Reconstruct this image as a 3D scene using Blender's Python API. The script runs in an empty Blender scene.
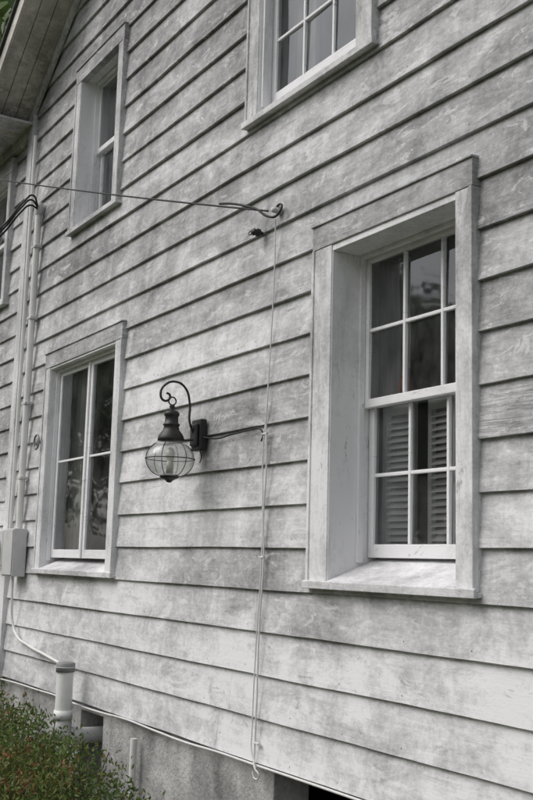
import bpy, bmesh, math, random
from mathutils import Vector, Matrix, noise
random.seed(7)
Z0=1.65            # eye height; all z values below are given relative to the eye and shifted by Z0
scene=bpy.context.scene
COL=scene.collection

# ------------------------------------------------------------------ materials
def newmat(name):
    m=bpy.data.materials.new(name); m.use_nodes=True
    nt=m.node_tree
    for n in list(nt.nodes): nt.nodes.remove(n)
    out=nt.nodes.new('ShaderNodeOutputMaterial')
    return m,nt,out
def N(nt,t,**kw):
    n=nt.nodes.new(t)
    for k,v in kw.items(): setattr(n,k,v)
    return n
def noise_tex(nt,scale,detail=4,rough=.55,mp=(1,1,1),loc=(0,0,0),dist=0,rot=(0,0,0)):
    tc=N(nt,'ShaderNodeTexCoord'); mpn=N(nt,'ShaderNodeMapping')
    mpn.inputs['Scale'].default_value=mp; mpn.inputs['Location'].default_value=loc; mpn.inputs['Rotation'].default_value=rot
    nt.links.new(tc.outputs['Object'],mpn.inputs[0])
    n=N(nt,'ShaderNodeTexNoise'); n.inputs['Scale'].default_value=scale
    n.inputs['Detail'].default_value=detail; n.inputs['Roughness'].default_value=rough
    n.inputs['Distortion'].default_value=dist
    nt.links.new(mpn.outputs[0],n.inputs['Vector'])
    return n.outputs['Fac']
def mth(nt,op,a,b=None,c=None,clamp=False):
    n=N(nt,'ShaderNodeMath',operation=op); n.use_clamp=clamp
    for i,v in enumerate((a,b,c)):
        if v is None: continue
        if isinstance(v,(int,float)): n.inputs[i].default_value=v
        else: nt.links.new(v,n.inputs[i])
    return n.outputs[0]
def ramp(nt,fac,stops):
    r=N(nt,'ShaderNodeValToRGB'); e=r.color_ramp.elements
    while len(e)<len(stops): e.new(.5)
    for el,(p,c) in zip(e,stops):
        el.position=p; el.color=(c[0],c[1],c[2],1) if not isinstance(c,(int,float)) else (c,c,c,1)
    nt.links.new(fac,r.inputs[0]); return r.outputs[0]
def mixc(nt,f,a,b):
    n=N(nt,'ShaderNodeMix',data_type='RGBA')
    if isinstance(f,(int,float)): n.inputs[0].default_value=f
    else: nt.links.new(f,n.inputs[0])
    for i,v in ((6,a),(7,b)):
        if isinstance(v,tuple): n.inputs[i].default_value=(*v,1)
        else: nt.links.new(v,n.inputs[i])
    return n.outputs[2]
def bsdf(nt,out,col,rough=.7,bump=None,bstr=.4,bdist=.004,spec=.3,metal=0):
    b=N(nt,'ShaderNodeBsdfPrincipled')
    if isinstance(col,tuple): b.inputs['Base Color'].default_value=(*col,1)
    else: nt.links.new(col,b.inputs['Base Color'])
    if isinstance(rough,(int,float)): b.inputs['Roughness'].default_value=rough
    else: nt.links.new(rough,b.inputs['Roughness'])
    b.inputs['Specular IOR Level'].default_value=spec
    b.inputs['Metallic'].default_value=metal
    if bump is not None:
        bn=N(nt,'ShaderNodeBump'); bn.inputs['Strength'].default_value=bstr; bn.inputs['Distance'].default_value=bdist
        nt.links.new(bump,bn.inputs['Height']); nt.links.new(bn.outputs[0],b.inputs['Normal'])
    nt.links.new(b.outputs[0],out.inputs[0]); return b

def paint(name,bias=0.0,dark=.17,mid=.49,light=.80,attr=True,grain=False,height=True,gain=2.35,tint=(.99,.985,1.0),vert=False):
    # vert: brush marks and grain run up and down (side casings, jambs)
    m,nt,out=newmat(name)
    T=lambda v,wm=1.0:(v*tint[0]*wm,v*tint[1],v*tint[2])
    big=noise_tex(nt,.9,4,.62,(.8,1,1.4),(3,0,1),.4)
    med=noise_tex(nt,1,6,.74,(2.8,2.8,5.2) if not vert else (6,6,2.6),(7,2,5),.8,(0,.25,0))
    st=noise_tex(nt,1,4,.7,(6,6,1.5),(1,0,0),.6)
    br=noise_tex(nt,1,4,.75,(2.4,2.4,34) if not vert else (34,34,2.4),(0,0,4),.8)
    fine=noise_tex(nt,42,4,.8,(.8,1,1.3))
    s=mth(nt,'MULTIPLY',big,.32)
    s=mth(nt,'MULTIPLY_ADD',med,.29,s)
    s=mth(nt,'MULTIPLY_ADD',st,.14,s)
    s=mth(nt,'MULTIPLY_ADD',br,.10,s)
    s=mth(nt,'MULTIPLY_ADD',fine,.15,s)
    s=mth(nt,'MULTIPLY_ADD',s,gain,.5-.5*gain)
    if attr:
        a=N(nt,'ShaderNodeAttribute',attribute_name='rnd')
        s=mth(nt,'MULTIPLY_ADD',a.outputs['Fac'],.11,s); s=mth(nt,'SUBTRACT',s,.055)
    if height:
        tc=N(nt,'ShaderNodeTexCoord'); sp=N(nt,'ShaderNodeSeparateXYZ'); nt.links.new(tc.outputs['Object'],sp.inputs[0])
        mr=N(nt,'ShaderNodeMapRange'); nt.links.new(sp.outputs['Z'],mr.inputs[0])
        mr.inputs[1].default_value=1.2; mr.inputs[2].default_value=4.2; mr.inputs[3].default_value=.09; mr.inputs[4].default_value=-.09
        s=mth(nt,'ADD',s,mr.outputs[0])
    s=mth(nt,'ADD',s,bias)
    c=ramp(nt,s,[(.22,T(dark,1.02)),(.39,T(mid*.72)),(.54,T(mid*1.12)),(.70,T(light))])
    # thin flakes: fresh-white remnants and bare wood, drawn out along the board
    ch=noise_tex(nt,1,6,.8,(5,5,13) if not vert else (13,13,5),(9,1,2),.6)
    chm=ramp(nt,ch,[(.56,0),(.60,1)])
    c=mixc(nt,mth(nt,'MULTIPLY',chm,.42),c,T(.84))
    bsm=ramp(nt,ch,[(.35,1),(.385,0)])
    c=mixc(nt,mth(nt,'MULTIPLY',bsm,.5),c,T(.22,1.05))
    # hairline cracks along the grain
    ck=noise_tex(nt,1,4,.6,(1.1,1.1,75) if not vert else (75,75,1.1),(2,3,1),.3)
    ckm=ramp(nt,ck,[(.295,1),(.325,0)])
    c=mixc(nt,mth(nt,'MULTIPLY',ckm,.45),c,T(.15))
    h=mth(nt,'MULTIPLY',br,.5); h=mth(nt,'MULTIPLY_ADD',fine,.5,h)
    if grain:
        g=noise_tex(nt,1,7,.75,(2.2,2,38),(2,2,2),1.2)
        gm=ramp(nt,g,[(.42,0),(.5,1)])
        c=mixc(nt,mth(nt,'MULTIPLY',mth(nt,'SUBTRACT',1.0,gm),.45),c,(.2,.195,.185))
        h=mth(nt,'MULTIPLY_ADD',gm,1.6,h)
    bsdf(nt,out,c,.78,h,.5,.005,.22)
    return m
M_side=paint('weathered_siding_paint')
M_trim=paint('weathered_trim_paint',bias=.07,dark=.24,mid=.53,light=.81,attr=False,vert=True)
M_white=paint('white_sash_paint',bias=.20,dark=.3,mid=.6,light=.82,attr=False,height=False,gain=1.8)
M_jamb=paint('white_jamb_paint',bias=.18,dark=.28,mid=.57,light=.82,attr=False,height=False,gain=1.9,vert=True)
M_sill=paint('worn_sill_paint',bias=.06,dark=.24,mid=.5,light=.76,attr=False,height=False)
M_head=paint('mildewed_head_paint',bias=-.02,dark=.18,mid=.45,light=.76,attr=False,height=False)
M_patch=paint('split_board_paint',bias=.05,dark=.25,mid=.5,light=.78,attr=False,grain=True)
M_soff=paint('soffit_paint',bias=.02,dark=.2,mid=.44,light=.66,attr=False,height=False,tint=(1.0,.95,.88))

def simple(name,col,rough=.6,nscale=12,var=.25,metal=0,spec=.4,bstr=.2):
    m,nt,out=newmat(name)
    n=noise_tex(nt,nscale,4,.65)
    c=mixc(nt,n,tuple(x*(1-var) for x in col),tuple(min(1,x*(1+var)) for x in col))
    bsdf(nt,out,c,rough,n,bstr,.003,spec,metal); return m
M_black=simple('black_iron',(.020,.019,.019),.5,30,.5,0,.5)
M_cable=simple('black_cable',(.02,.02,.02),.6,20,.3)
M_cord=simple('painted_cord',(.66,.66,.65),.6,25,.2)
M_pvc=simple('white_pvc',(.78,.78,.76),.4,9,.14,0,.45,.05)
M_galv=simple('grey_painted_box',(.58,.58,.58),.5,9,.22,.0,.4)
M_cap=simple('grey_rubber_cap',(.25,.25,.25),.6,12,.3)
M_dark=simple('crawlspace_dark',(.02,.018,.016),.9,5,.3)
M_room=simple('interior_wall',(.24,.225,.20),.9,2,.3)
M_curt=simple('curtain_fabric',(.7,.7,.68),.9,4,.12)
M_shut=simple('interior_shutter_paint',(.85,.85,.84),.6,4,.05)
M_brass=simple('bulb_socket',(.6,.58,.52),.4,20,.2,.2)
M_shing=simple('roof_shingles',(.07,.07,.07),.9,25,.4)
M_bark=simple('bark',(.10,.08,.06),.9,10,.4)
M_red=simple('red_glass_vase',(.35,.07,.04),.4,10,.2)
M_nail=simple('rusty_nail_head',(.16,.12,.10),.8,40,.3)

def conc():
    m,nt,out=newmat('foundation_stucco')
    a=noise_tex(nt,2.6,5,.7); b=noise_tex(nt,1,5,.6,(5,5,1.2)); f=noise_tex(nt,40,4,.7)
    s=mth(nt,'MULTIPLY',a,.5); s=mth(nt,'MULTIPLY_ADD',b,.3,s); s=mth(nt,'MULTIPLY_ADD',f,.2,s)
    c=ramp(nt,s,[(.38,(.18,.18,.175)),(.5,(.36,.355,.35)),(.60,(.55,.55,.54))])
    bsdf(nt,out,c,.9,mth(nt,'ADD',f,a),.8,.012,.2); return m
M_conc=conc()

def glassmat():
    m,nt,out=newmat('window_glass')
    fr=N(nt,'ShaderNodeFresnel'); fr.inputs['IOR'].default_value=1.6
    n=noise_tex(nt,2.0,2,.5)
    bp=N(nt,'ShaderNodeBump'); bp.inputs['Strength'].default_value=.2; bp.inputs['Distance'].default_value=.02
    nt.links.new(n,bp.inputs['Height'])
    gl=N(nt,'ShaderNodeBsdfGlossy'); gl.inputs['Roughness'].default_value=.03; gl.inputs['Color'].default_value=(.95,.97,1,1)
    nt.links.new(bp.outputs[0],gl.inputs['Normal'])
    tr=N(nt,'ShaderNodeBsdfTransparent'); tr.inputs[0].default_value=(.88,.90,.89,1)
    df=N(nt,'ShaderNodeBsdfDiffuse'); df.inputs[0].default_value=(.45,.46,.45,1)
    dn=noise_tex(nt,5,5,.7,(1,1,.6))
    m0=N(nt,'ShaderNodeMixShader'); nt.links.new(mth(nt,'MULTIPLY_ADD',ramp(nt,dn,[(.42,0),(.75,1)]),.14,.025),m0.inputs[0])
    nt.links.new(tr.outputs[0],m0.inputs[1]); nt.links.new(df.outputs[0],m0.inputs[2])
    mx=N(nt,'ShaderNodeMixShader'); nt.links.new(mth(nt,'MULTIPLY',fr.outputs[0],1.5,clamp=True),mx.inputs[0])
    nt.links.new(m0.outputs[0],mx.inputs[1]); nt.links.new(gl.outputs[0],mx.inputs[2])
    nt.links.new(mx.outputs[0],out.inputs[0]); return m
M_glass=glassmat()
def globemat():
    m,nt,out=newmat('seeded_lantern_glass')
    fr=N(nt,'ShaderNodeFresnel'); fr.inputs['IOR'].default_value=1.45
    ge=N(nt,'ShaderNodeNewGeometry')
    front=mth(nt,'SUBTRACT',1.0,ge.outputs['Backfacing'])
    gl=N(nt,'ShaderNodeBsdfGlossy'); gl.inputs['Roughness'].default_value=.06
    tr=N(nt,'ShaderNodeBsdfTransparent'); tr.inputs[0].default_value=(.90,.91,.90,1)
    df=N(nt,'ShaderNodeBsdfDiffuse'); df.inputs[0].default_value=(.75,.75,.73,1)
    n=noise_tex(nt,14,5,.7)
    m0=N(nt,'ShaderNodeMixShader'); nt.links.new(mth(nt,'MULTIPLY',n,.40),m0.inputs[0])
    nt.links.new(tr.outputs[0],m0.inputs[1]); nt.links.new(df.outputs[0],m0.inputs[2])
    mx=N(nt,'ShaderNodeMixShader'); nt.links.new(mth(nt,'MULTIPLY',mth(nt,'MULTIPLY',fr.outputs[0],1.8),front,clamp=True),mx.inputs[0])
    nt.links.new(m0.outputs[0],mx.inputs[1]); nt.links.new(gl.outputs[0],mx.inputs[2])
    nt.links.new(mx.outputs[0],out.inputs[0]); return m
M_globe=globemat()
def leafmat(name,stops,trans=.25):
    m,nt,out=newmat(name)
    a=N(nt,'ShaderNodeAttribute',attribute_name='rnd')
    c=ramp(nt,a.outputs['Fac'],stops)
    d=N(nt,'ShaderNodeBsdfPrincipled'); nt.links.new(c,d.inputs['Base Color']); d.inputs['Roughness'].default_value=.55; d.inputs['Specular IOR Level'].default_value=.3
    if trans<=0: nt.links.new(d.outputs[0],out.inputs[0]); return m
    t=N(nt,'ShaderNodeBsdfTranslucent'); nt.links.new(c,t.inputs[0])
    mx=N(nt,'ShaderNodeMixShader'); mx.inputs[0].default_value=trans
    nt.links.new(d.outputs[0],mx.inputs[1]); nt.links.new(t.outputs[0],mx.inputs[2]); nt.links.new(mx.outputs[0],out.inputs[0]); return m
M_leaf=leafmat('tree_leaves',[(0,(.03,.055,.016)),(.5,(.07,.12,.03)),(1,(.14,.20,.05))],.2)
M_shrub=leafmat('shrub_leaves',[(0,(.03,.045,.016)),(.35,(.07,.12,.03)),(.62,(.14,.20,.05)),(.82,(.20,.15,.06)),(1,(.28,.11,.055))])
def groundmat():
    m,nt,out=newmat('lawn_soil')
    a=noise_tex(nt,1.2,5,.65); f=noise_tex(nt,30,4,.7)
    c=ramp(nt,mth(nt,'MULTIPLY_ADD',f,.4,mth(nt,'MULTIPLY',a,.6)),[(.38,(.04,.034,.024)),(.5,(.06,.07,.03)),(.65,(.09,.12,.04))])
    bsdf(nt,out,c,.95,f,.8,.03,.1); return m
M_ground=groundmat()

# ------------------------------------------------------------------ mesh helpers
def finish(name,verts,faces,mat,parent=None,bevel=0,rnd=None,smooth=False):
    me=bpy.data.meshes.new(name); me.from_pydata([(v[0],v[1],v[2]) for v in verts],[],faces); me.update()
    mats=mat if isinstance(mat,list) else [mat]
    for mm in mats: me.materials.append(mm)
    if rnd is not None:
        at=me.attributes.new('rnd','FLOAT','FACE'); at.data.foreach_set('value',rnd)
    if smooth:
        me.polygons.foreach_set('use_smooth',[True]*len(me.polygons))
    ob=bpy.data.objects.new(name,me); COL.objects.link(ob)
    if parent: ob.parent=parent
    if bevel:
        b=ob.modifiers.new('bevel','BEVEL'); b.width=bevel; b.segments=2; b.limit_method='ANGLE'
    return ob
class MB:
    def __init__(s): s.v=[]; s.f=[]
    def hexa(s,p):   # p: 8 points: bottom 4 (ccw), top 4
        o=len(s.v); s.v+=[(a[0],a[1],a[2]+Z0) for a in p]
        s.f+=[tuple(o+i for i in q) for q in ((3,2,1,0),(4,5,6,7),(0,1,5,4),(1,2,6,5),(2,3,7,6),(3,0,4,7))]
    def box(s,x0,x1,y0,y1,z0,z1,zf=None,zbk=None):   # zf: top z at the front (y0) edge; zbk: bottom z at the back
        if zf is None: zf=z1
        if zbk is None: zbk=z0
        s.hexa([(x0,y0,z0),(x1,y0,z0),(x1,y1,zbk),(x0,y1,zbk),(x0,y0,zf),(x1,y0,zf),(x1,y1,z1),(x0,y1,z1)])
    def quad(s,*p):
        o=len(s.v); s.v+=[(x,y,z+Z0) for x,y,z in p]; s.f.append(tuple(range(o,o+4)))
    def done(s,name,mat,parent=None,bevel=.002): return finish(name,s.v,s.f,mat,parent,bevel)
def empty(name,loc=(0,0,0)):
    e=bpy.data.objects.new(name,None); COL.objects.link(e); e.location=loc; e.empty_display_size=.1; return e
def curve(name,pts,r,mat,parent=None,typ='BEZIER',cyc=False,res=8):
    cu=bpy.data.curves.new(name,'CURVE'); cu.dimensions='3D'; cu.bevel_depth=r; cu.bevel_resolution=3; cu.resolution_u=res
    sp=cu.splines.new(typ)
    if typ=='BEZIER':
        sp.bezier_points.add(len(pts)-1)
        for b,p in zip(sp.bezier_points,pts):
            b.co=(p[0],p[1],p[2]+Z0); b.handle_left_type=b.handle_right_type='AUTO'
    else:
        sp.points.add(len(pts)-1)
        for b,p in zip(sp.points,pts): b.co=(p[0],p[1],p[2]+Z0,1)
    sp.use_cyclic_u=cyc; cu.use_fill_caps=True; cu.materials.append(mat)
    ob=bpy.data.objects.new(name,cu); COL.objects.link(ob)
    if parent: ob.parent=parent
    return ob
def lathe(name,prof,c,mat,parent=None,seg=40,axis='Z'):
    v=[];f=[]
    for r,h in prof:
        for i in range(seg):
            a=2*math.pi*i/seg
            if axis=='Z': v.append((c[0]+r*math.cos(a),c[1]+r*math.sin(a),c[2]+h+Z0))
            else: v.append((c[0]+r*math.cos(a),c[1]+h,c[2]+r*math.sin(a)+Z0))
    up = prof[0][1]<prof[-1][1]
    for j in range(len(prof)-1):
        for i in range(seg):
            k=(i+1)%seg; q=(j*seg+i,j*seg+k,(j+1)*seg+k,(j+1)*seg+i)
            flip=(axis!='Z')!=(not up)
            f.append(q[::-1] if flip else q)
    return finish(name,v,f,mat,parent,0,None,True)

# ------------------------------------------------------------------ house
house=empty('clapboard_house')
E=.2039; ZB=.073
XL,XR=-8.55,1.6          # main gable block
SL=.68; RX,RZ=-8.41,3.90 # rake line on the wall
RIDGE=-3.4; RIDGEZ=RZ+SL*(RIDGE-RX)
# windows: outer casing x0,x1, sill-bottom z, head-top z
WIN={'LW':(-4.04,-2.94,-.11,1.585),'SW':(-7.77,-6.30,-.125,1.55),'UL':(-7.44,-6.52,2.425,3.76),'UR':(-4.74,-3.60,2.335,4.02),'WG':(-10.2,-9.0,2.2,3.56)}
holes=[(a+.03,b-.03,c+.02,d-.03) for a,b,c,d in WIN.values()]
sv=[];sf=[];sr=[]
pv=[];pf=[]
def wob(k,x,s): return noise.noise(Vector((x*1.3,k*7.7,s)))
def piece(V,F,R,x0,x1,zlo,zhi,zb,k,r,off=0):
    if x1-x0<.005: return
    n=max(1,int((x1-x0)/.12)); o=len(V)
    def yf(z,x): return .0215*(z-zb)/(E+.02)+.0035*wob(k,x,1.5)+off
    for i in range(n+1):
        x=x0+(x1-x0)*i/n
        dz=.0045*wob(k,x,9.1)+.0015*noise.noise(Vector((x*9,k*3.1,2))) if abs(zlo-zb)<1e-6 else 0
        a=yf(zlo,x); b=yf(zhi,x)
        V+= [(x,a+.019,zlo+dz+Z0),(x,a+.0015,zlo+dz+Z0),(x,a,zlo+dz+.0018+Z0),(x,b,zhi+Z0)]
    for i in range(n):
        p=o+i*4; q=p+4
        F+=[(p,q,q+1,p+1),(p+1,q+1,q+2,p+2),(p+2,q+2,q+3,p+3)]
        if R is not None: R+= [r]*3
    e=o+n*4
    F+=[(o,o+1,o+2,o+3),(e+3,e+2,e+1,e)]
    if R is not None: R+=[r,r]
def board(V,F,R,x0,x1,zb,k,r,off=0):
    zt=zb+E+.02
    cuts=sorted({x0,x1}|{c for h in holes for c in h[:2] if x0<c<x1 and zb<h[3] and zt>h[2]})
    for a,b in zip(cuts,cuts[1:]):
        m=(a+b)/2; hit=None
        for h in holes:
            if h[0]<m<h[1] and zb<h[3] and zt>h[2]: hit=h
        if not hit: piece(V,F,R,a,b,zb,zt,zb,k,r,off)
        else:
            if zb<hit[2]: piece(V,F,R,a,b,zb,hit[2],zb,k,r,off)
            if zt>hit[3]: piece(V,F,R,a,b,max(zb,hit[3]),zt,zb,k,r,off)
nails=MB()
for k in range(-5,36):
    zb=ZB+E*k
    def lim(z): return (max(XL+.1,RX+(z-RZ)/SL), min(XR,2*RIDGE-RX-(z-RZ)/SL))
    a,b=lim(zb)
    if b-a<.3: break
    rng=random.Random(k*13+5)
    joints=[]
    x=b-rng.uniform(.5,4.5)
    while x>a+.6:
        joints.append(x); x-=rng.uniform(3.6,5.6)
    # the short replaced board beside the big window
    if k==2: joints=[-2.56,-5.9]
    if k==1: joints=[-1.2,-5.2]
    xs=[b]+joints+[a]
    for i in range(len(xs)-1):
        r=rng.random()
        if k==2 and i==1:
            piece(pv,pf,None,-2.96,xs[1]-.002,zb,zb+E+.02,zb,k,r,-.002)
            board(sv,sf,sr,xs[2]+.0015,-4.0,zb,k,r); continue
        board(sv,sf,sr,xs[i+1]+.0008,xs[i]-.0008,zb,k,r)
    # nail heads roughly over the studs, a little above each butt edge
    if k<22:
        xx=a+.2
        while xx<b-.1:
            nx=xx+rng.uniform(-.02,.02); nz=zb+rng.uniform(.025,.04); xx+=.405
            if rng.random()<.35: continue
            if any(h[0]-.05<nx<h[1]+.05 and h[2]-.05<nz<h[3]+.05 for h in holes): continue
            yy=.0215*(nz-zb)/(E+.02)+.0035*wob(k,nx,1.5)
            o=len(nails.v); nails.v+=[(nx+.0034*math.cos(t*math.pi/4),yy-.0012,nz+Z0+.0034*math.sin(t*math.pi/4)) for t in range(8)]
            nails.f.append(tuple(range(o,o+8)))
# wing, left of the corner board
for k in range(-5,18):
    zb=ZB+E*k-.03; rng=random.Random(k*31+2)
    if zb>3.6: break
    board(sv,sf,sr,-14,-11.2,zb,k+50,rng.random(),.012); board(sv,sf,sr,-11.197,-8.56,zb,k+50,rng.random(),.012)
finish('siding_boards',sv,sf,M_side,house,0,sr)
finish('split_board',pv,pf,M_patch,house)
nails.done('nail_heads',M_nail,house,0)
# trim
t=MB()
t.box(-8.57,-8.445,-.028,.06,-.96,3.9)
t.box(XR-.12,XR+.01,-.028,.06,-.96,3.9)
t.done('corner_boards',M_trim,house,.003)
t=MB(); t.box(XR-.01,XR,.05,8,-.95,3.95); t.box(-8.54,-8.5,.07,8,3.3,3.95); t.box(-14,-13.98,.03,6,-.95,3.7); t.box(-14,XR,7.98,8,-.95,3.9)
t.done('side_walls',M_side,house,0)

def window(key,inner,depth,ztop_in,zsill_in,kind,cols,rows,meet=None,head=M_head):
    x0,x1,zb,zt=WIN[key]; xi0,xi1=inner; kl=key.lower()
    zft=zb+.034          # top of the sill nosing
    a=MB(); yf=-.022
    a.box(x0,xi0-.004,yf,.03,zft-.012,zt-.1155)       # side casings
    a.box(xi1+.004,x1,yf,.03,zft-.012,zt-.1155)
    a.box(x0-.006,x0+.014,yf-.007,.03,zft-.012,zt-.1158)   # backbands
    a.box(x1-.014,x1+.006,yf-.007,.03,zft-.012,zt-.1158)
    a.done('window_casing_'+kl,M_trim,house,.003)
    a=MB()
    a.box(x0-.006,x1+.006,yf-.003,.03,zt-.1145,zt-.002)
    a.box(x0-.010,x1+.010,yf-.012,.03,zt+.0005-.002,zt+.012,zt+.008)
    a.done('window_head_'+kl,head,house,.003)
    a=MB()
    d=depth+.09
    a.box(xi0-.02,xi0,yf+.006,d,zft-.01,ztop_in)
    a.box(xi1,xi1+.02,yf+.006,d,zft-.01,ztop_in)
    a.box(xi0-.02,xi1+.02,yf+.006,d,ztop_in+.0005,zt-.1)
    a.box(xi0+.0003,xi0+.018,depth-.030,depth-.002,zsill_in-.02,ztop_in-.0003)
    a.box(xi1-.018,xi1-.0003,depth-.030,depth-.002,zsill_in-.02,ztop_in-.0003)
    a.box(xi0+.0185,xi1-.0185,depth-.030,depth-.002,ztop_in-.018,ztop_in-.0004)
    a.done('window_jambs_'+kl,M_jamb,house,.002)
    a=MB()
    a.box(x0-.022,x1+.022,-.038,-.0225,zb,zft+.003,zft)
    a.box(xi0+.0005,xi1-.0005,-.0222,d,zb+.01,zsill_in+.003,zft+.0035,zsill_in-.05)
    a.box(x0-.022,x1+.022,-.0222,.02,zb+.002,zft-.0125)
    a.done('window_sill_'+kl,M_sill,house,.003)
    g=MB(); s=MB()
    def sash(X0,X1,Z0_,Z1_,y,st,br,c,r,th=.03):
        s.box(X0,X0+st,y,y+th,Z0_,Z1_); s.box(X1-st,X1,y,y+th,Z0_,Z1_)
        s.box(X0+st-.0001,X1-st+.0001,y+.001,y+th-.001,Z0_,Z0_+br); s.box(X0+st-.0001,X1-st+.0001,y+.001,y+th-.001,Z1_-st,Z1_)
        gx0,gx1,gz0,gz1=X0+st,X1-st,Z0_+br,Z1_-st
        for i in range(1,c):
            xx=gx0+(gx1-gx0)*i/c; s.box(xx-.008,xx+.008,y+.003,y+th-.004,gz0,gz1)
        for i in range(1,r):
            zz=gz0+(gz1-gz0)*i/r; s.box(gx0,gx1,y+.005,y+th-.006,zz-.008,zz+.008)
        for i in range(c):
            for j in range(r):
                # every pane sits at a very slightly different angle, like old glass in putty
                rr=random.Random(int(abs(X0)*100)*37+i*7+j*3+int(abs(Z0_)*10)); e1,e2=rr.uniform(-.003,.003),rr.uniform(-.003,.003)
                a0=gx0+(gx1-gx0)*i/c; a1=gx0+(gx1-gx0)*(i+1)/c; b0=gz0+(gz1-gz0)*j/r; b1=gz0+(gz1-gz0)*(j+1)/r; yy=y+th*.5
                g.quad((a0,yy+e1,b0),(a1,yy-e1+e2,b0),(a1,yy-e1-e2,b1),(a0,yy+e1-2*e2,b1))
    if kind=='dh':
        sash(xi0+.004,xi1-.004,meet-.02,ztop_in-.004,depth,.036,.04,cols,rows)
        sash(xi0+.004,xi1-.004,zsill_in+.004,meet+.022,depth+.034,.040,.06,cols,rows)
    else:
        m=(xi0+xi1)/2
        sash(xi0+.004,m-.002,zsill_in+.004,ztop_in-.004,depth,.05,.06,cols,rows)
        sash(m+.002,xi1-.004,zsill_in+.004,ztop_in-.004,depth,.05,.06,cols,rows)
        s.box(m-.014,m+.014,depth-.012,depth-.0005,zsill_in+.004,ztop_in-.023)
    s.done('window_sash_'+kl,M_white,house,.003)
    g.done('window_glass_'+kl,M_glass,house,0)
    a=MB(); X0,X1,Y0,Y1,ZA,ZB_=xi0-.7,xi1+.7,d-.003,d+1.8,zsill_in-.7,ztop_in+.45
    q=a.quad
    q((X0,Y1,ZA),(X1,Y1,ZA),(X1,Y1,ZB_),(X0,Y1,ZB_)); q((X0,Y0,ZA),(X0,Y1,ZA),(X0,Y1,ZB_),(X0,Y0,ZB_)); q((X1,Y0,ZA),(X1,Y1,ZA),(X1,Y1,ZB_),(X1,Y0,ZB_))
    q((X0,Y0,ZA),(X1,Y0,ZA),(X1,Y1,ZA),(X0,Y1,ZA)); q((X0,Y0,ZB_),(X1,Y0,ZB_),(X1,Y1,ZB_),(X0,Y1,ZB_))
    q((X0,Y0,ZA),(xi0-.01,Y0,ZA),(xi0-.01,Y0,ZB_),(X0,Y0,ZB_)); q((xi1+.01,Y0,ZA),(X1,Y0,ZA),(X1,Y0,ZB_),(xi1+.01,Y0,ZB_))
    q((xi0-.01,Y0,ZA),(xi1+.01,Y0,ZA),(xi1+.01,Y0,zsill_in-.005),(xi0-.01,Y0,zsill_in-.005)); q((xi0-.01,Y0,ztop_in+.01),(xi1+.01,Y0,ztop_in+.01),(xi1+.01,Y0,ZB_),(xi0-.01,Y0,ZB_))
    a.done('room_'+kl,M_room,house,0)
def curtain(name,x0,x1,y,z0,z1,amp=.02,waves=6,mat=None):
    v=[];f=[];n=60
    for i in range(n+1):
        x=x0+(x1-x0)*i/n; yy=y+amp*math.sin(i/n*waves*2*math.pi)+.3*amp*math.sin(i*1.7)
        v+=[(x,yy,z0+Z0),(x,yy*1.0+.2*amp,z1+Z0)]
    for i in range(n): f.append((2*i,2*i+2,2*i+3,2*i+1))
    finish(name,v,f,mat or M_curt,house,0,None,True)
window('LW',(-3.885,-3.04),.165,1.44,.03,'dh',3,2,.735)
window('SW',(-7.66,-6.41),.06,1.42,-.01,'case',1,2)
window('UL',(-7.34,-6.62),.13,3.66,2.53,'dh',2,1,3.1)
window('UR',(-4.62,-3.73),.03,3.9,2.44,'dh',3,2,3.13,M_head)
window('WG',(-10.1,-9.1),.10,3.44,2.34,'dh',1,1,2.9)
def shutter(x0,x1,y0,y1,z0,z1):
    a=MB()
    def bx(u0,u1,dy0,dy1,za,zb,tilt=0):
        def P(u,dy,z):
            x=x0+(x1-x0)*u; y=y0+(y1-y0)*u+dy; return (x,y,z)
        a.hexa([P(u0,dy0,za),P(u1,dy0,za),P(u1,dy1,za+tilt),P(u0,dy1,za+tilt),P(u0,dy0,zb),P(u1,dy0,zb),P(u1,dy1,zb+tilt),P(u0,dy1,zb+tilt)])
    bx(0,.14,0,.025,z0,z1); bx(.86,1,0,.025,z0,z1)
    bx(.14,.86,.001,.024,z0,z0+.05); bx(.14,.86,.001,.024,z1-.05,z1)
    z=z0+.06
    while z<z1-.06:
        bx(.14,.86,-.006,.03,z,z+.005,.022); z+=.03
    a.done('interior_shutter_panel',M_shut,house,0)
shutter(-3.88,-3.68,.28,.30,.05,.74)
shutter(-3.58,-3.38,.30,.28,.05,.74)
shutter(-3.36,-3.16,.28,.31,.05,.74)
curtain('curtain_lw',-3.50,-3.05,.45,.8,1.5,.02,5)
curtain('curtain_lw2',-4.1,-3.90,.45,.8,1.5,.02,4)
curtain('curtain_sw',-7.75,-7.36,.22,-.1,1.5,.025,5)
curtain('curtain_sw2',-6.80,-6.45,.22,-.1,1.5,.025,4)
curtain('curtain_ur',-4.7,-4.40,.22,2.4,3.9,.02,4)
curtain('curtain_ul',-7.5,-7.15,.32,2.5,3.7,.02,4)
lathe('vase_on_sash',[(0,0),(.03,0),(.04,.05),(.02,.1),(.018,.13),(0,.13)],(-3.70,.27,.76),M_red,house,20)

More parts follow.
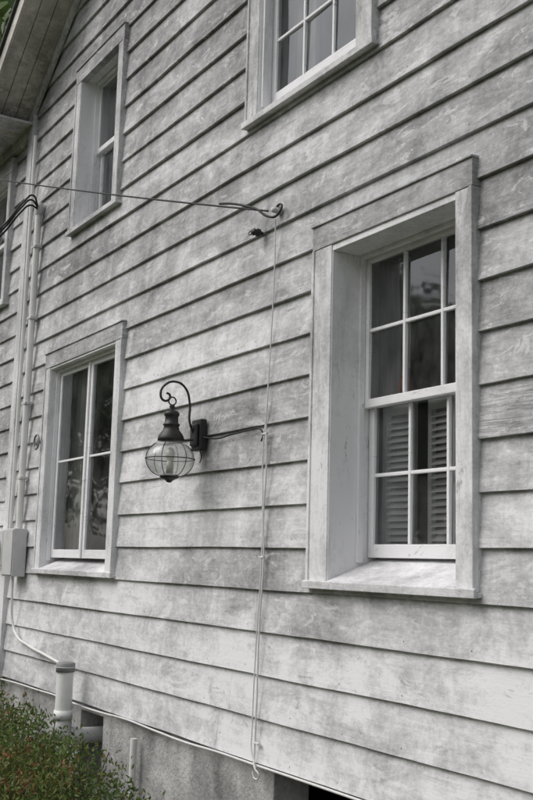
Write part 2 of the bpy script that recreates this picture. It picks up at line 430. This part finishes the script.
# rake soffit, fascia, roof
def slope(a,x0,x1,y0,y1,h0,h1,mirror=False):
    def zz(x): return RZ+SL*(x-RX) if not mirror else RZ+SL*((2*RIDGE-x)-RX)
    a.hexa([(x0,y0,zz(x0)+h0),(x1,y0,zz(x1)+h0),(x1,y1,zz(x1)+h0),(x0,y1,zz(x0)+h0),(x0,y0,zz(x0)+h1),(x1,y0,zz(x1)+h1),(x1,y1,zz(x1)+h1),(x0,y1,zz(x0)+h1)])
a=MB(); b=MB(); c=MB(); d=MB()
for mir in (False,True):
    X0,X1=(-8.75,RIDGE) if not mir else (RIDGE,1.95)
    for y0,y1 in ((-.375,-.27),(-.265,-.15),(-.145,-.03)):
        slope(a,X0,X1,y0,y1,0,.02,mir)
    slope(b,X0,X1,-.405,-.38,-.02,.13,mir)
    slope(c,X0-(0 if mir else .1),X1+(.1 if mir else 0),-.43,8.3,.132,.17,mir)
    slope(d,X0,X1,-.032,-.004,-.10,-.002,mir)
a.done('rake_soffit',M_soff,house,.002); b.done('rake_fascia',M_soff,house,.003); c.done('roof',M_shing,house,0); d.done('rake_frieze',M_trim,house,.002)
a=MB()
a.box(-14.2,-8.46,-.34,.0,3.69,3.71); a.box(-14.2,-8.455,-.365,-.342,3.66,3.83); a.box(-14,-8.58,-.03,.02,3.6,3.689)
a.done('wing_eave',M_trim,house,.003)
a=MB(); a.hexa([(-14.3,-.42,3.832),(-8.46,-.42,3.832),(-8.46,4,5.9),(-14.3,4,5.9),(-14.3,-.42,3.87),(-8.46,-.42,3.87),(-8.46,4,5.94),(-14.3,4,5.94)])
a.done('wing_roof',M_shing,house,0)
# foundation with crawlspace openings
a=MB(); GZ=-1.66
def fnd(x0,x1,z0,z1): a.box(x0,x1,.028,.23,z0,z1)
fnd(-14,-6.80,GZ,-.935); fnd(-6.80,-6.42,GZ,-1.5); fnd(-6.42,-4.36,GZ,-.935); fnd(-4.36,-3.3,GZ,-1.42); fnd(-3.3,XR,GZ,-.935)
a.box(-6.80,-6.42,.028,.23,-1.0,-.935)
a.box(-4.36,-3.3,.028,.23,-.97,-.935)
f=a.done('foundation',M_conc,house,.006)
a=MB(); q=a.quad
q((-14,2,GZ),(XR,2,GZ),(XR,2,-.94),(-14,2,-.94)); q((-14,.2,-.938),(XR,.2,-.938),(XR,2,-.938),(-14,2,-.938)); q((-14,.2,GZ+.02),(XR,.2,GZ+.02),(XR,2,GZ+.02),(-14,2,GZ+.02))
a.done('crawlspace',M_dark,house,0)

# ------------------------------------------------------------------ onion lantern
lan=empty('wall_lantern')
LX,LY,LZ=-5.15,-.195,.543
a=MB(); a.box(LX-.055,LX+.055,-.045,-.002,.60,.775); a.box(LX-.04,LX+.04,-.062,-.046,.625,.75)
a.done('wall_plate',M_black,lan,.008)
curve('arm',[(LX,-.055,.69),(LX,-.085,.76),(LX,-.088,.86),(LX,-.12,.945),(LX,-.18,.972),(LX,-.24,.95),(LX,-.268,.90),(LX,-.25,.862),(LX,-.218,.868),(LX,-.212,.893),(LX,-.232,.905)],.0065,M_black,lan)
curve('arm_brace',[(LX,-.055,.66),(LX,-.12,.655),(LX,-.155,.70)],.005,M_black,lan)
curve('hanging_ring',[(LX+.0,LY+.022*math.cos(t),.862+.022*math.sin(t)) for t in [i*math.pi/4 for i in range(8)]],.004,M_black,lan,cyc=True)
lathe('finial_and_cap',[(0,.845),(.012,.842),(.016,.83),(.010,.818),(.012,.812),(.034,.806),(.042,.795),(.042,.782),(.036,.776),(.038,.74),(.046,.735),(.046,.727),(.04,.722),(.046,.70),(.064,.678),(.070,.664),(.072,.655),(.072,.642),(.0,.638)],(LX,LY,0),M_black,lan)
gp=[]
for i in range(19):
    t=i/18; th=math.pi*(.18+.70*t)
    r=.130*math.sin(th)**.85; z=.101*math.cos(th)
    gp.append((r,z))
lathe('glass_globe',gp,(LX,LY,LZ),M_globe,lan,48)
lathe('bottom_cap',[(0,.414),(.012,.416),(.018,.424),(.03,.431),(.046,.438),(.054,.446),(.054,.456),(.0,.46)],(LX,LY,0),M_black,lan)
for i in range(6):
    an=math.pi*i/3+.25
    curve('cage_rib',[(LX+(r+.003)*math.cos(an),LY+(r+.003)*math.sin(an),LZ+z) for r,z in gp[::2]],.0020,M_black,lan)
curve('cage_ring',[(LX+.1345*math.cos(t),LY+.1345*math.sin(t),LZ) for t in [i*math.pi/8 for i in range(16)]],.0028,M_black,lan,cyc=True)
lathe('socket_and_bulb',[(0,-.08),(.02,-.08),(.02,-.02),(.016,-.015),(.024,.01),(.026,.03),(.018,.055),(0,.065)],(LX,LY,LZ),M_brass,lan,20)
curve('lead_wire',[(LX,-.02,.61),(LX+.03,-.02,.57),(LX+.0,-.012,.535)],.003,M_cable,lan)

# ------------------------------------------------------------------ cables and cords
curve('lantern_supply_cable',[(-5.08,-.03,.67),(-4.98,-.014,.655),(-4.8,-.012,.662),(-4.6,-.012,.668),(-4.50,-.014,.66),(-4.475,-.014,.63),(-4.49,-.014,.60)],.0045,M_cable)
cordr=empty('wall_cord')
def wcord(pts,r): curve('cord_run',pts,r,M_cord,cordr)
wcord([(-4.40,-.02,1.73),(-4.41,-.012,1.5),(-4.425,-.01,1.2),(-4.44,-.012,.9),(-4.455,-.012,.7),(-4.47,-.014,.6),(-4.465,-.012,.3),(-4.46,-.012,.0),(-4.49,-.012,-.4),(-4.505,-.012,-.8),(-4.50,-.014,-.9),(-4.45,-.016,-.965)],.0035)
wcord([(-4.445,-.016,.68),(-4.435,-.014,.5),(-4.45,-.014,.2),(-4.44,-.012,.03),(-4.46,-.014,-.3),(-4.47,-.012,-.7),(-4.475,-.014,-.9),(-4.47,-.02,-.94)],.0045)
a=MB()
for z in (.63,.02,-.86): a.box(-4.478,-4.437,-.020,-.004,z,z+.010)
a.done('cord_clips',M_cord,cordr,.003)
curve('cord_end',[(-4.47,-.02,-.93),(-4.43,-.035,-.965),(-4.40,-.03,-.99),(-4.44,-.03,-1.01),(-4.46,-.03,-.98)],.004,M_cord,cordr)
curve('ground_cable',[(-8.6,-.02,-.975)]+[(x,-.012+.006*math.sin(x*3),-.958+.006*math.sin(x*5)) for x in [-8+.4*i for i in range(9)]]+[(-4.6,-.012,-.955),(-3.8,-.01,-.953),(-2.8,-.01,-.955),(-1,-.01,-.955)],.006,M_cord)
ow=empty('overhead_cable')
p0=Vector((-4.41,-.06,1.77)); p1=Vector((-15.4,-1.25,5.75))
pts=[]
for i in range(25):
    t=i/24; p=p0.lerp(p1,t); p.z-=.35*4*t*(1-t)*.35; pts.append(tuple(p))
curve('span',pts,.0052,M_cable,ow)
curve('tail',[(-4.85,-.105,1.925),(-4.75,-.09,1.90),(-4.6,-.08,1.845),(-4.5,-.07,1.80),(-4.42,-.055,1.745),(-4.36,-.04,1.735),(-4.33,-.03,1.77),(-4.36,-.02,1.80),(-4.40,-.02,1.79)],.0065,M_cable,ow)
lathe('screw_hook_base',[(0,-.05),(.012,-.05),(.016,-.035),(.016,-.012),(.022,-.01),(.022,0)],(-4.39,0,1.775),M_galv,ow,20,'Y')
ins=empty('cable_insulator')
lathe('porcelain_body',[(0,-.065),(.015,-.062),(.020,-.052),(.014,-.042),(.022,-.034),(.022,-.02),(.010,-.012),(.010,0)],(-4.56,0,1.70),M_black,ins,20,'Y')
curve('hook',[(-4.56,-.05,1.70),(-4.59,-.06,1.69),(-4.61,-.05,1.712),(-4.59,-.03,1.725)],.003,M_black,ins)
pole=empty('utility_pole')
lathe('shaft',[(.15,-1.66),(.13,3),(.11,7.2),(0,7.22)],(-15.55,-1.3,0),M_bark,pole,20)
a=MB(); a.box(-15.6,-15.5,-2.3,-.3,6.6,6.72); a.done('crossarm',M_bark,pole,.005)
for yy in (-2.2,-1.7,-.8,-.4): lathe('insulator',[(.02,6.72),(.04,6.76),(.03,6.8),(.045,6.83),(0,6.86)],(-15.55,yy,0),M_galv,pole,12)

# ------------------------------------------------------------------ electric service
sv_=empty('electrical_conduit')
curve('riser_pipe',[(-8.14,-.035,2.80),(-8.14,-.035,.2)],.027,M_pvc,sv_,'POLY')
curve('riser_pipe_thin',[(-8.36,-.03,3.55),(-8.36,-.03,.2)],.016,M_pvc,sv_,'POLY')
lathe('weatherhead',[(.028,2.78),(.034,2.80),(.038,2.85),(.03,2.89),(0,2.905)],(-8.14,-.035,0),M_galv,sv_,20)
for i,(dx,dz) in enumerate(((0,0),(.03,.03),(-.02,-.04))):
    curve('service_loop',[(-8.12,-.05,2.84+dz*.3),(-8.05+dx,-.13,2.87+dz),(-8.0+dx,-.22,2.78+dz),(-8.1+dx,-.33,2.60+dz),(-8.35,-.42,2.52+dz),(-8.7,-.46,2.62+dz),(-9.3,-.5,2.95+dz)],.008,M_cable,sv_)
a=MB()
for z in (.6,1.2,1.9,2.5): a.box(-8.185,-8.095,-.064,-.003,z,z+.02)
a.done('pipe_straps',M_galv,sv_,.002)
mb=empty('electric_meter_box')
a=MB(); a.box(-8.27,-8.02,-.11,-.004,-.16,.21); a.box(-8.262,-8.028,-.118,-.1105,-.15,.20); a.done('enclosure',M_galv,mb,.006)
a=MB(); a.box(-8.62,-8.36,-.09,-.031,-.08,.2); a.done('meter_base',M_galv,mb,.006)
lathe('meter_glass',[(0,-.20),(.05,-.198),(.075,-.18),(.085,-.15),(.09,-.09)],(-8.49,0,.07),M_galv,mb,28,'Y')
curve('drop_cable',[(-8.14,-.06,-.15),(-8.15,-.05,-.35),(-8.16,-.03,-.52),(-8.08,-.025,-.60),(-7.8,-.02,-.66),(-7.4,-.02,-.70),(-7.0,-.03,-.735)],.010,M_pvc,mb)
hh=curve('hose_hanger',[(-7.80+.055*math.cos(t),-.05,.87+.055*math.sin(t)) for t in [i*math.pi/5 for i in range(10)]],.008,M_cap,None,cyc=True)
lathe('hanger_disc',[(0,-.055),(.03,-.052),(.034,-.04),(.012,-.035),(.012,0)],(-7.80,0,.87),M_cap,hh,20,'Y')

# ------------------------------------------------------------------ pvc pipe with elbow
pv_=empty('drain_pipe')
PX,PY=-6.74,-.12
curve('riser',[(PX,PY,-.72),(PX,PY,-1.08)],.055,M_pvc,pv_,'POLY')
curve('elbow',[(PX,PY,-1.06),(PX,PY,-1.10),(PX,PY+.015,-1.14),(PX,PY+.06,-1.155),(PX,PY+.12,-1.157)],.060,M_pvc,pv_)
curve('lateral',[(PX+.0,PY+.1,-1.157),(PX+.0,PY+.5,-1.157)],.052,M_pvc,pv_,'POLY')
lathe('coupling',[(.052,-1.05),(.062,-1.05),(.062,-.99),(.052,-.99)],(PX,PY,0),M_pvc,pv_,28)
lathe('rubber_cap',[(.055,-.745),(.062,-.745),(.063,-.69),(.05,-.683),(.02,-.678),(0,-.678)],(PX,PY,0),M_cap,pv_,28)
curve('hose_clamp',[(PX+.064*math.cos(t),PY+.064*math.sin(t),-.715) for t in [i*math.pi/4 for i in range(8)]],.003,M_galv,pv_,cyc=True)
curve('vent_stub',[(-5.84,-.02,-1.04),(-5.84,-.02,-1.64)],.020,M_pvc,None,'POLY')

# ------------------------------------------------------------------ ground
v=[(-300,-300,0),(300,-300,0),(300,300,0),(-300,300,0)]
finish('ground',v,[(0,1,2,3)],M_ground)

# ------------------------------------------------------------------ foliage
def leafmesh(name,centers,n_per,spread,size,mat,aspect=.55,seed=1,tone=lambda c,r:r.random(),up=.5):
    rng=random.Random(seed); V=[];F=[];R=[]
    for c in centers:
        base=tone(c,rng)
        for _ in range(n_per):
            p=Vector((c[0]+rng.gauss(0,spread),c[1]+rng.gauss(0,spread),c[2]+rng.gauss(0,spread*.8)))
            d=Vector((rng.gauss(0,1),rng.gauss(0,1),rng.gauss(up,1))).normalized()
            s=Vector((rng.gauss(0,1),rng.gauss(0,1),rng.gauss(0,1))).cross(d).normalized()
            L=size*rng.uniform(.6,1.3); w=L*aspect*.5; o=len(V)
            nn=d.cross(s)*L*.12
            V+=[tuple(p),tuple(p+d*L*.5+s*w+nn),tuple(p+d*L),tuple(p+d*L*.5-s*w+nn)]
            F.append((o,o+1,o+2,o+3)); R.append(min(1,max(0,base+rng.gauss(0,.12))))
    me=bpy.data.meshes.new(name); me.from_pydata(V,[],F); me.materials.append(mat)
    at=me.attributes.new('rnd','FLOAT','FACE'); at.data.foreach_set('value',R)
    return me
def crown(seed,R,H,n):
    rng=random.Random(seed); out=[]
    lobes=[(Vector((rng.uniform(-.55,.55)*R,rng.uniform(-.55,.55)*R,rng.uniform(-.4,.55)*H)),rng.uniform(.35,.6)*R) for _ in range(9)]
    while len(out)<n:
        c,r=rng.choice(lobes); d=Vector((rng.gauss(0,1),rng.gauss(0,1),rng.gauss(0,1))).normalized()
        out.append(c+d*r*rng.uniform(.6,1.05))
    return out
crowns=[leafmesh('crown%d'%s,crown(s,3.2,3.6,480),13,.28,.30,M_leaf,.65,s,lambda c,r:min(1,max(0,.4+c[2]*.07+r.gauss(0,.12)))) for s in (1,2,3)]
def tree(x,y,h,sc,i):
    e=empty('tree',(x,y,0)); rng=random.Random(i*7+1)
    def limb(a,b,r0,r1,name):
        cu=bpy.data.curves.new(name,'CURVE'); cu.dimensions='3D'; cu.bevel_depth=1; cu.bevel_resolution=2
        sp=cu.splines.new('POLY'); sp.points.add(5)
        for j in range(6):
            t=j/5; p=Vector(a).lerp(Vector(b),t)+Vector((rng.gauss(0,.08),rng.gauss(0,.08),0))*(t*(1-t)*4)
            sp.points[j].co=(*p,1); sp.points[j].radius=r0+(r1-r0)*t
        cu.materials.append(M_bark); ob=bpy.data.objects.new(name,cu); COL.objects.link(ob); ob.parent=e
    limb((0,0,-.1),(rng.uniform(-.3,.3),rng.uniform(-.3,.3),h*.75),.25*sc,.09*sc,'trunk')
    for j in range(5):
        an=rng.uniform(0,6.28); l=rng.uniform(1.5,2.6)*sc; z=h*rng.uniform(.35,.65)
        limb((0,0,z),(l*math.cos(an),l*math.sin(an),z+l*.8),.09*sc,.03*sc,'limb')
    for j in range(2):
        ob=bpy.data.objects.new('crown',crowns[(i+j)%3]); COL.objects.link(ob); ob.parent=e
        ob.location=(rng.uniform(-.5,.5),rng.uniform(-.5,.5),h*(.62+.25*j)); ob.scale=(sc*(1-.2*j),)*2+(sc*(1-.1*j),); ob.rotation_euler=(0,0,rng.uniform(0,6))
for i,(x,y,h,s) in enumerate([(-48,-32,14,2.1),(-38,-28,11,1.8),(-29,-31,15,2.2),(-21,-26,10,1.6),(-13,-29,12,1.9),(-5,-33,11,1.8),(5,-32,11,1.9),(-54,-16,14,2.1),(-24,4.2,14,1.8),(-32,10,13,1.8)]):
    tree(x,y,h,s,i)

# shrub in front of the foundation
sh=empty('azalea_shrub')
rng=random.Random(5); cents=[]
def top(x):
    t=(x+7.4)/(7.4-4.45)
    return .69-.12*t-.32*max(0,t-.55)/.45+.09*noise.noise(Vector((x*2.3,1,3)))
for _ in range(1600):
    x=rng.uniform(-7.8,-4.5); y=-.62+rng.gauss(0,.25)
    if y>-.14: continue
    h=top(x)*(1-((y+.62)/.75)**2*.6)*(1+.24*noise.noise(Vector((x*5,y*5,7))))
    z=h*rng.uniform(.15,1)**.6
    cents.append((x,y,z+rng.gauss(0,.03)))
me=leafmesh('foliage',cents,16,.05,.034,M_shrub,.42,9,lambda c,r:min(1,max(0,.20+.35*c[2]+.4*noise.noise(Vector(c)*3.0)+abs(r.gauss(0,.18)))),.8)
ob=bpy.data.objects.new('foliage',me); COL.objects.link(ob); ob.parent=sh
for i in range(60):
    x=rng.uniform(-7.6,-4.6); y=rng.uniform(-.9,-.3); h=top(x)
    curve('stem',[(x,y,-1.66),(x+rng.gauss(0,.06),y+rng.gauss(0,.05),-1.66+h*.5),(x+rng.gauss(0,.12),y+rng.gauss(0,.06),-1.66+h*rng.uniform(.9,1.1))],.0035,M_bark,sh,res=3)

# ------------------------------------------------------------------ light
w=bpy.data.worlds.new('World'); scene.world=w; w.use_nodes=True; nt=w.node_tree
for n in list(nt.nodes): nt.nodes.remove(n)
sky=nt.nodes.new('ShaderNodeTexSky'); sky.sky_type='NISHITA'; sky.sun_disc=False
SE,SR=math.radians(48),math.radians(205)
sky.sun_elevation=SE; sky.sun_rotation=SR; sky.air_density=1.3; sky.dust_density=4
hs=nt.nodes.new('ShaderNodeHueSaturation'); hs.inputs['Saturation'].default_value=.28
bg=nt.nodes.new('ShaderNodeBackground'); bg.inputs[1].default_value=.15
wo=nt.nodes.new('ShaderNodeOutputWorld')
nt.links.new(sky.outputs[0],hs.inputs['Color']); nt.links.new(hs.outputs[0],bg.inputs[0]); nt.links.new(bg.outputs[0],wo.inputs[0])
sl=bpy.data.lights.new('overcast_sun','SUN'); sl.energy=1.1; sl.angle=math.radians(50); sl.color=(1,.985,.98)
so=bpy.data.objects.new('overcast_sun',sl); COL.objects.link(so)
dirn=Vector((math.sin(SR)*math.cos(SE),math.cos(SR)*math.cos(SE),math.sin(SE)))
so.rotation_euler=dirn.to_track_quat('Z','Y').to_euler()

# ------------------------------------------------------------------ camera
cam=bpy.data.cameras.new('camera'); co=bpy.data.objects.new('camera',cam); COL.objects.link(co)
X=Vector((.5204,-.1168,-.8459)); Y=Vector((.8539,.1021,.5103)); Z=Vector((.0268,-.9879,.1528))
R=Matrix(((X.x,-X.y,-X.z),(Y.x,-Y.y,-Y.z),(Z.x,-Z.y,-Z.z)))
q_=R.to_quaternion(); q_.normalize()
co.rotation_mode='QUATERNION'; co.rotation_quaternion=q_; co.location=(0,-2.7,Z0)
cam.sensor_fit='VERTICAL'; cam.sensor_height=36; cam.lens=1050/800*36; cam.clip_end=1000; cam.clip_start=.05
scene.camera=co
scene.view_settings.view_transform='Standard'; scene.view_settings.look='None'; scene.view_settings.exposure=0
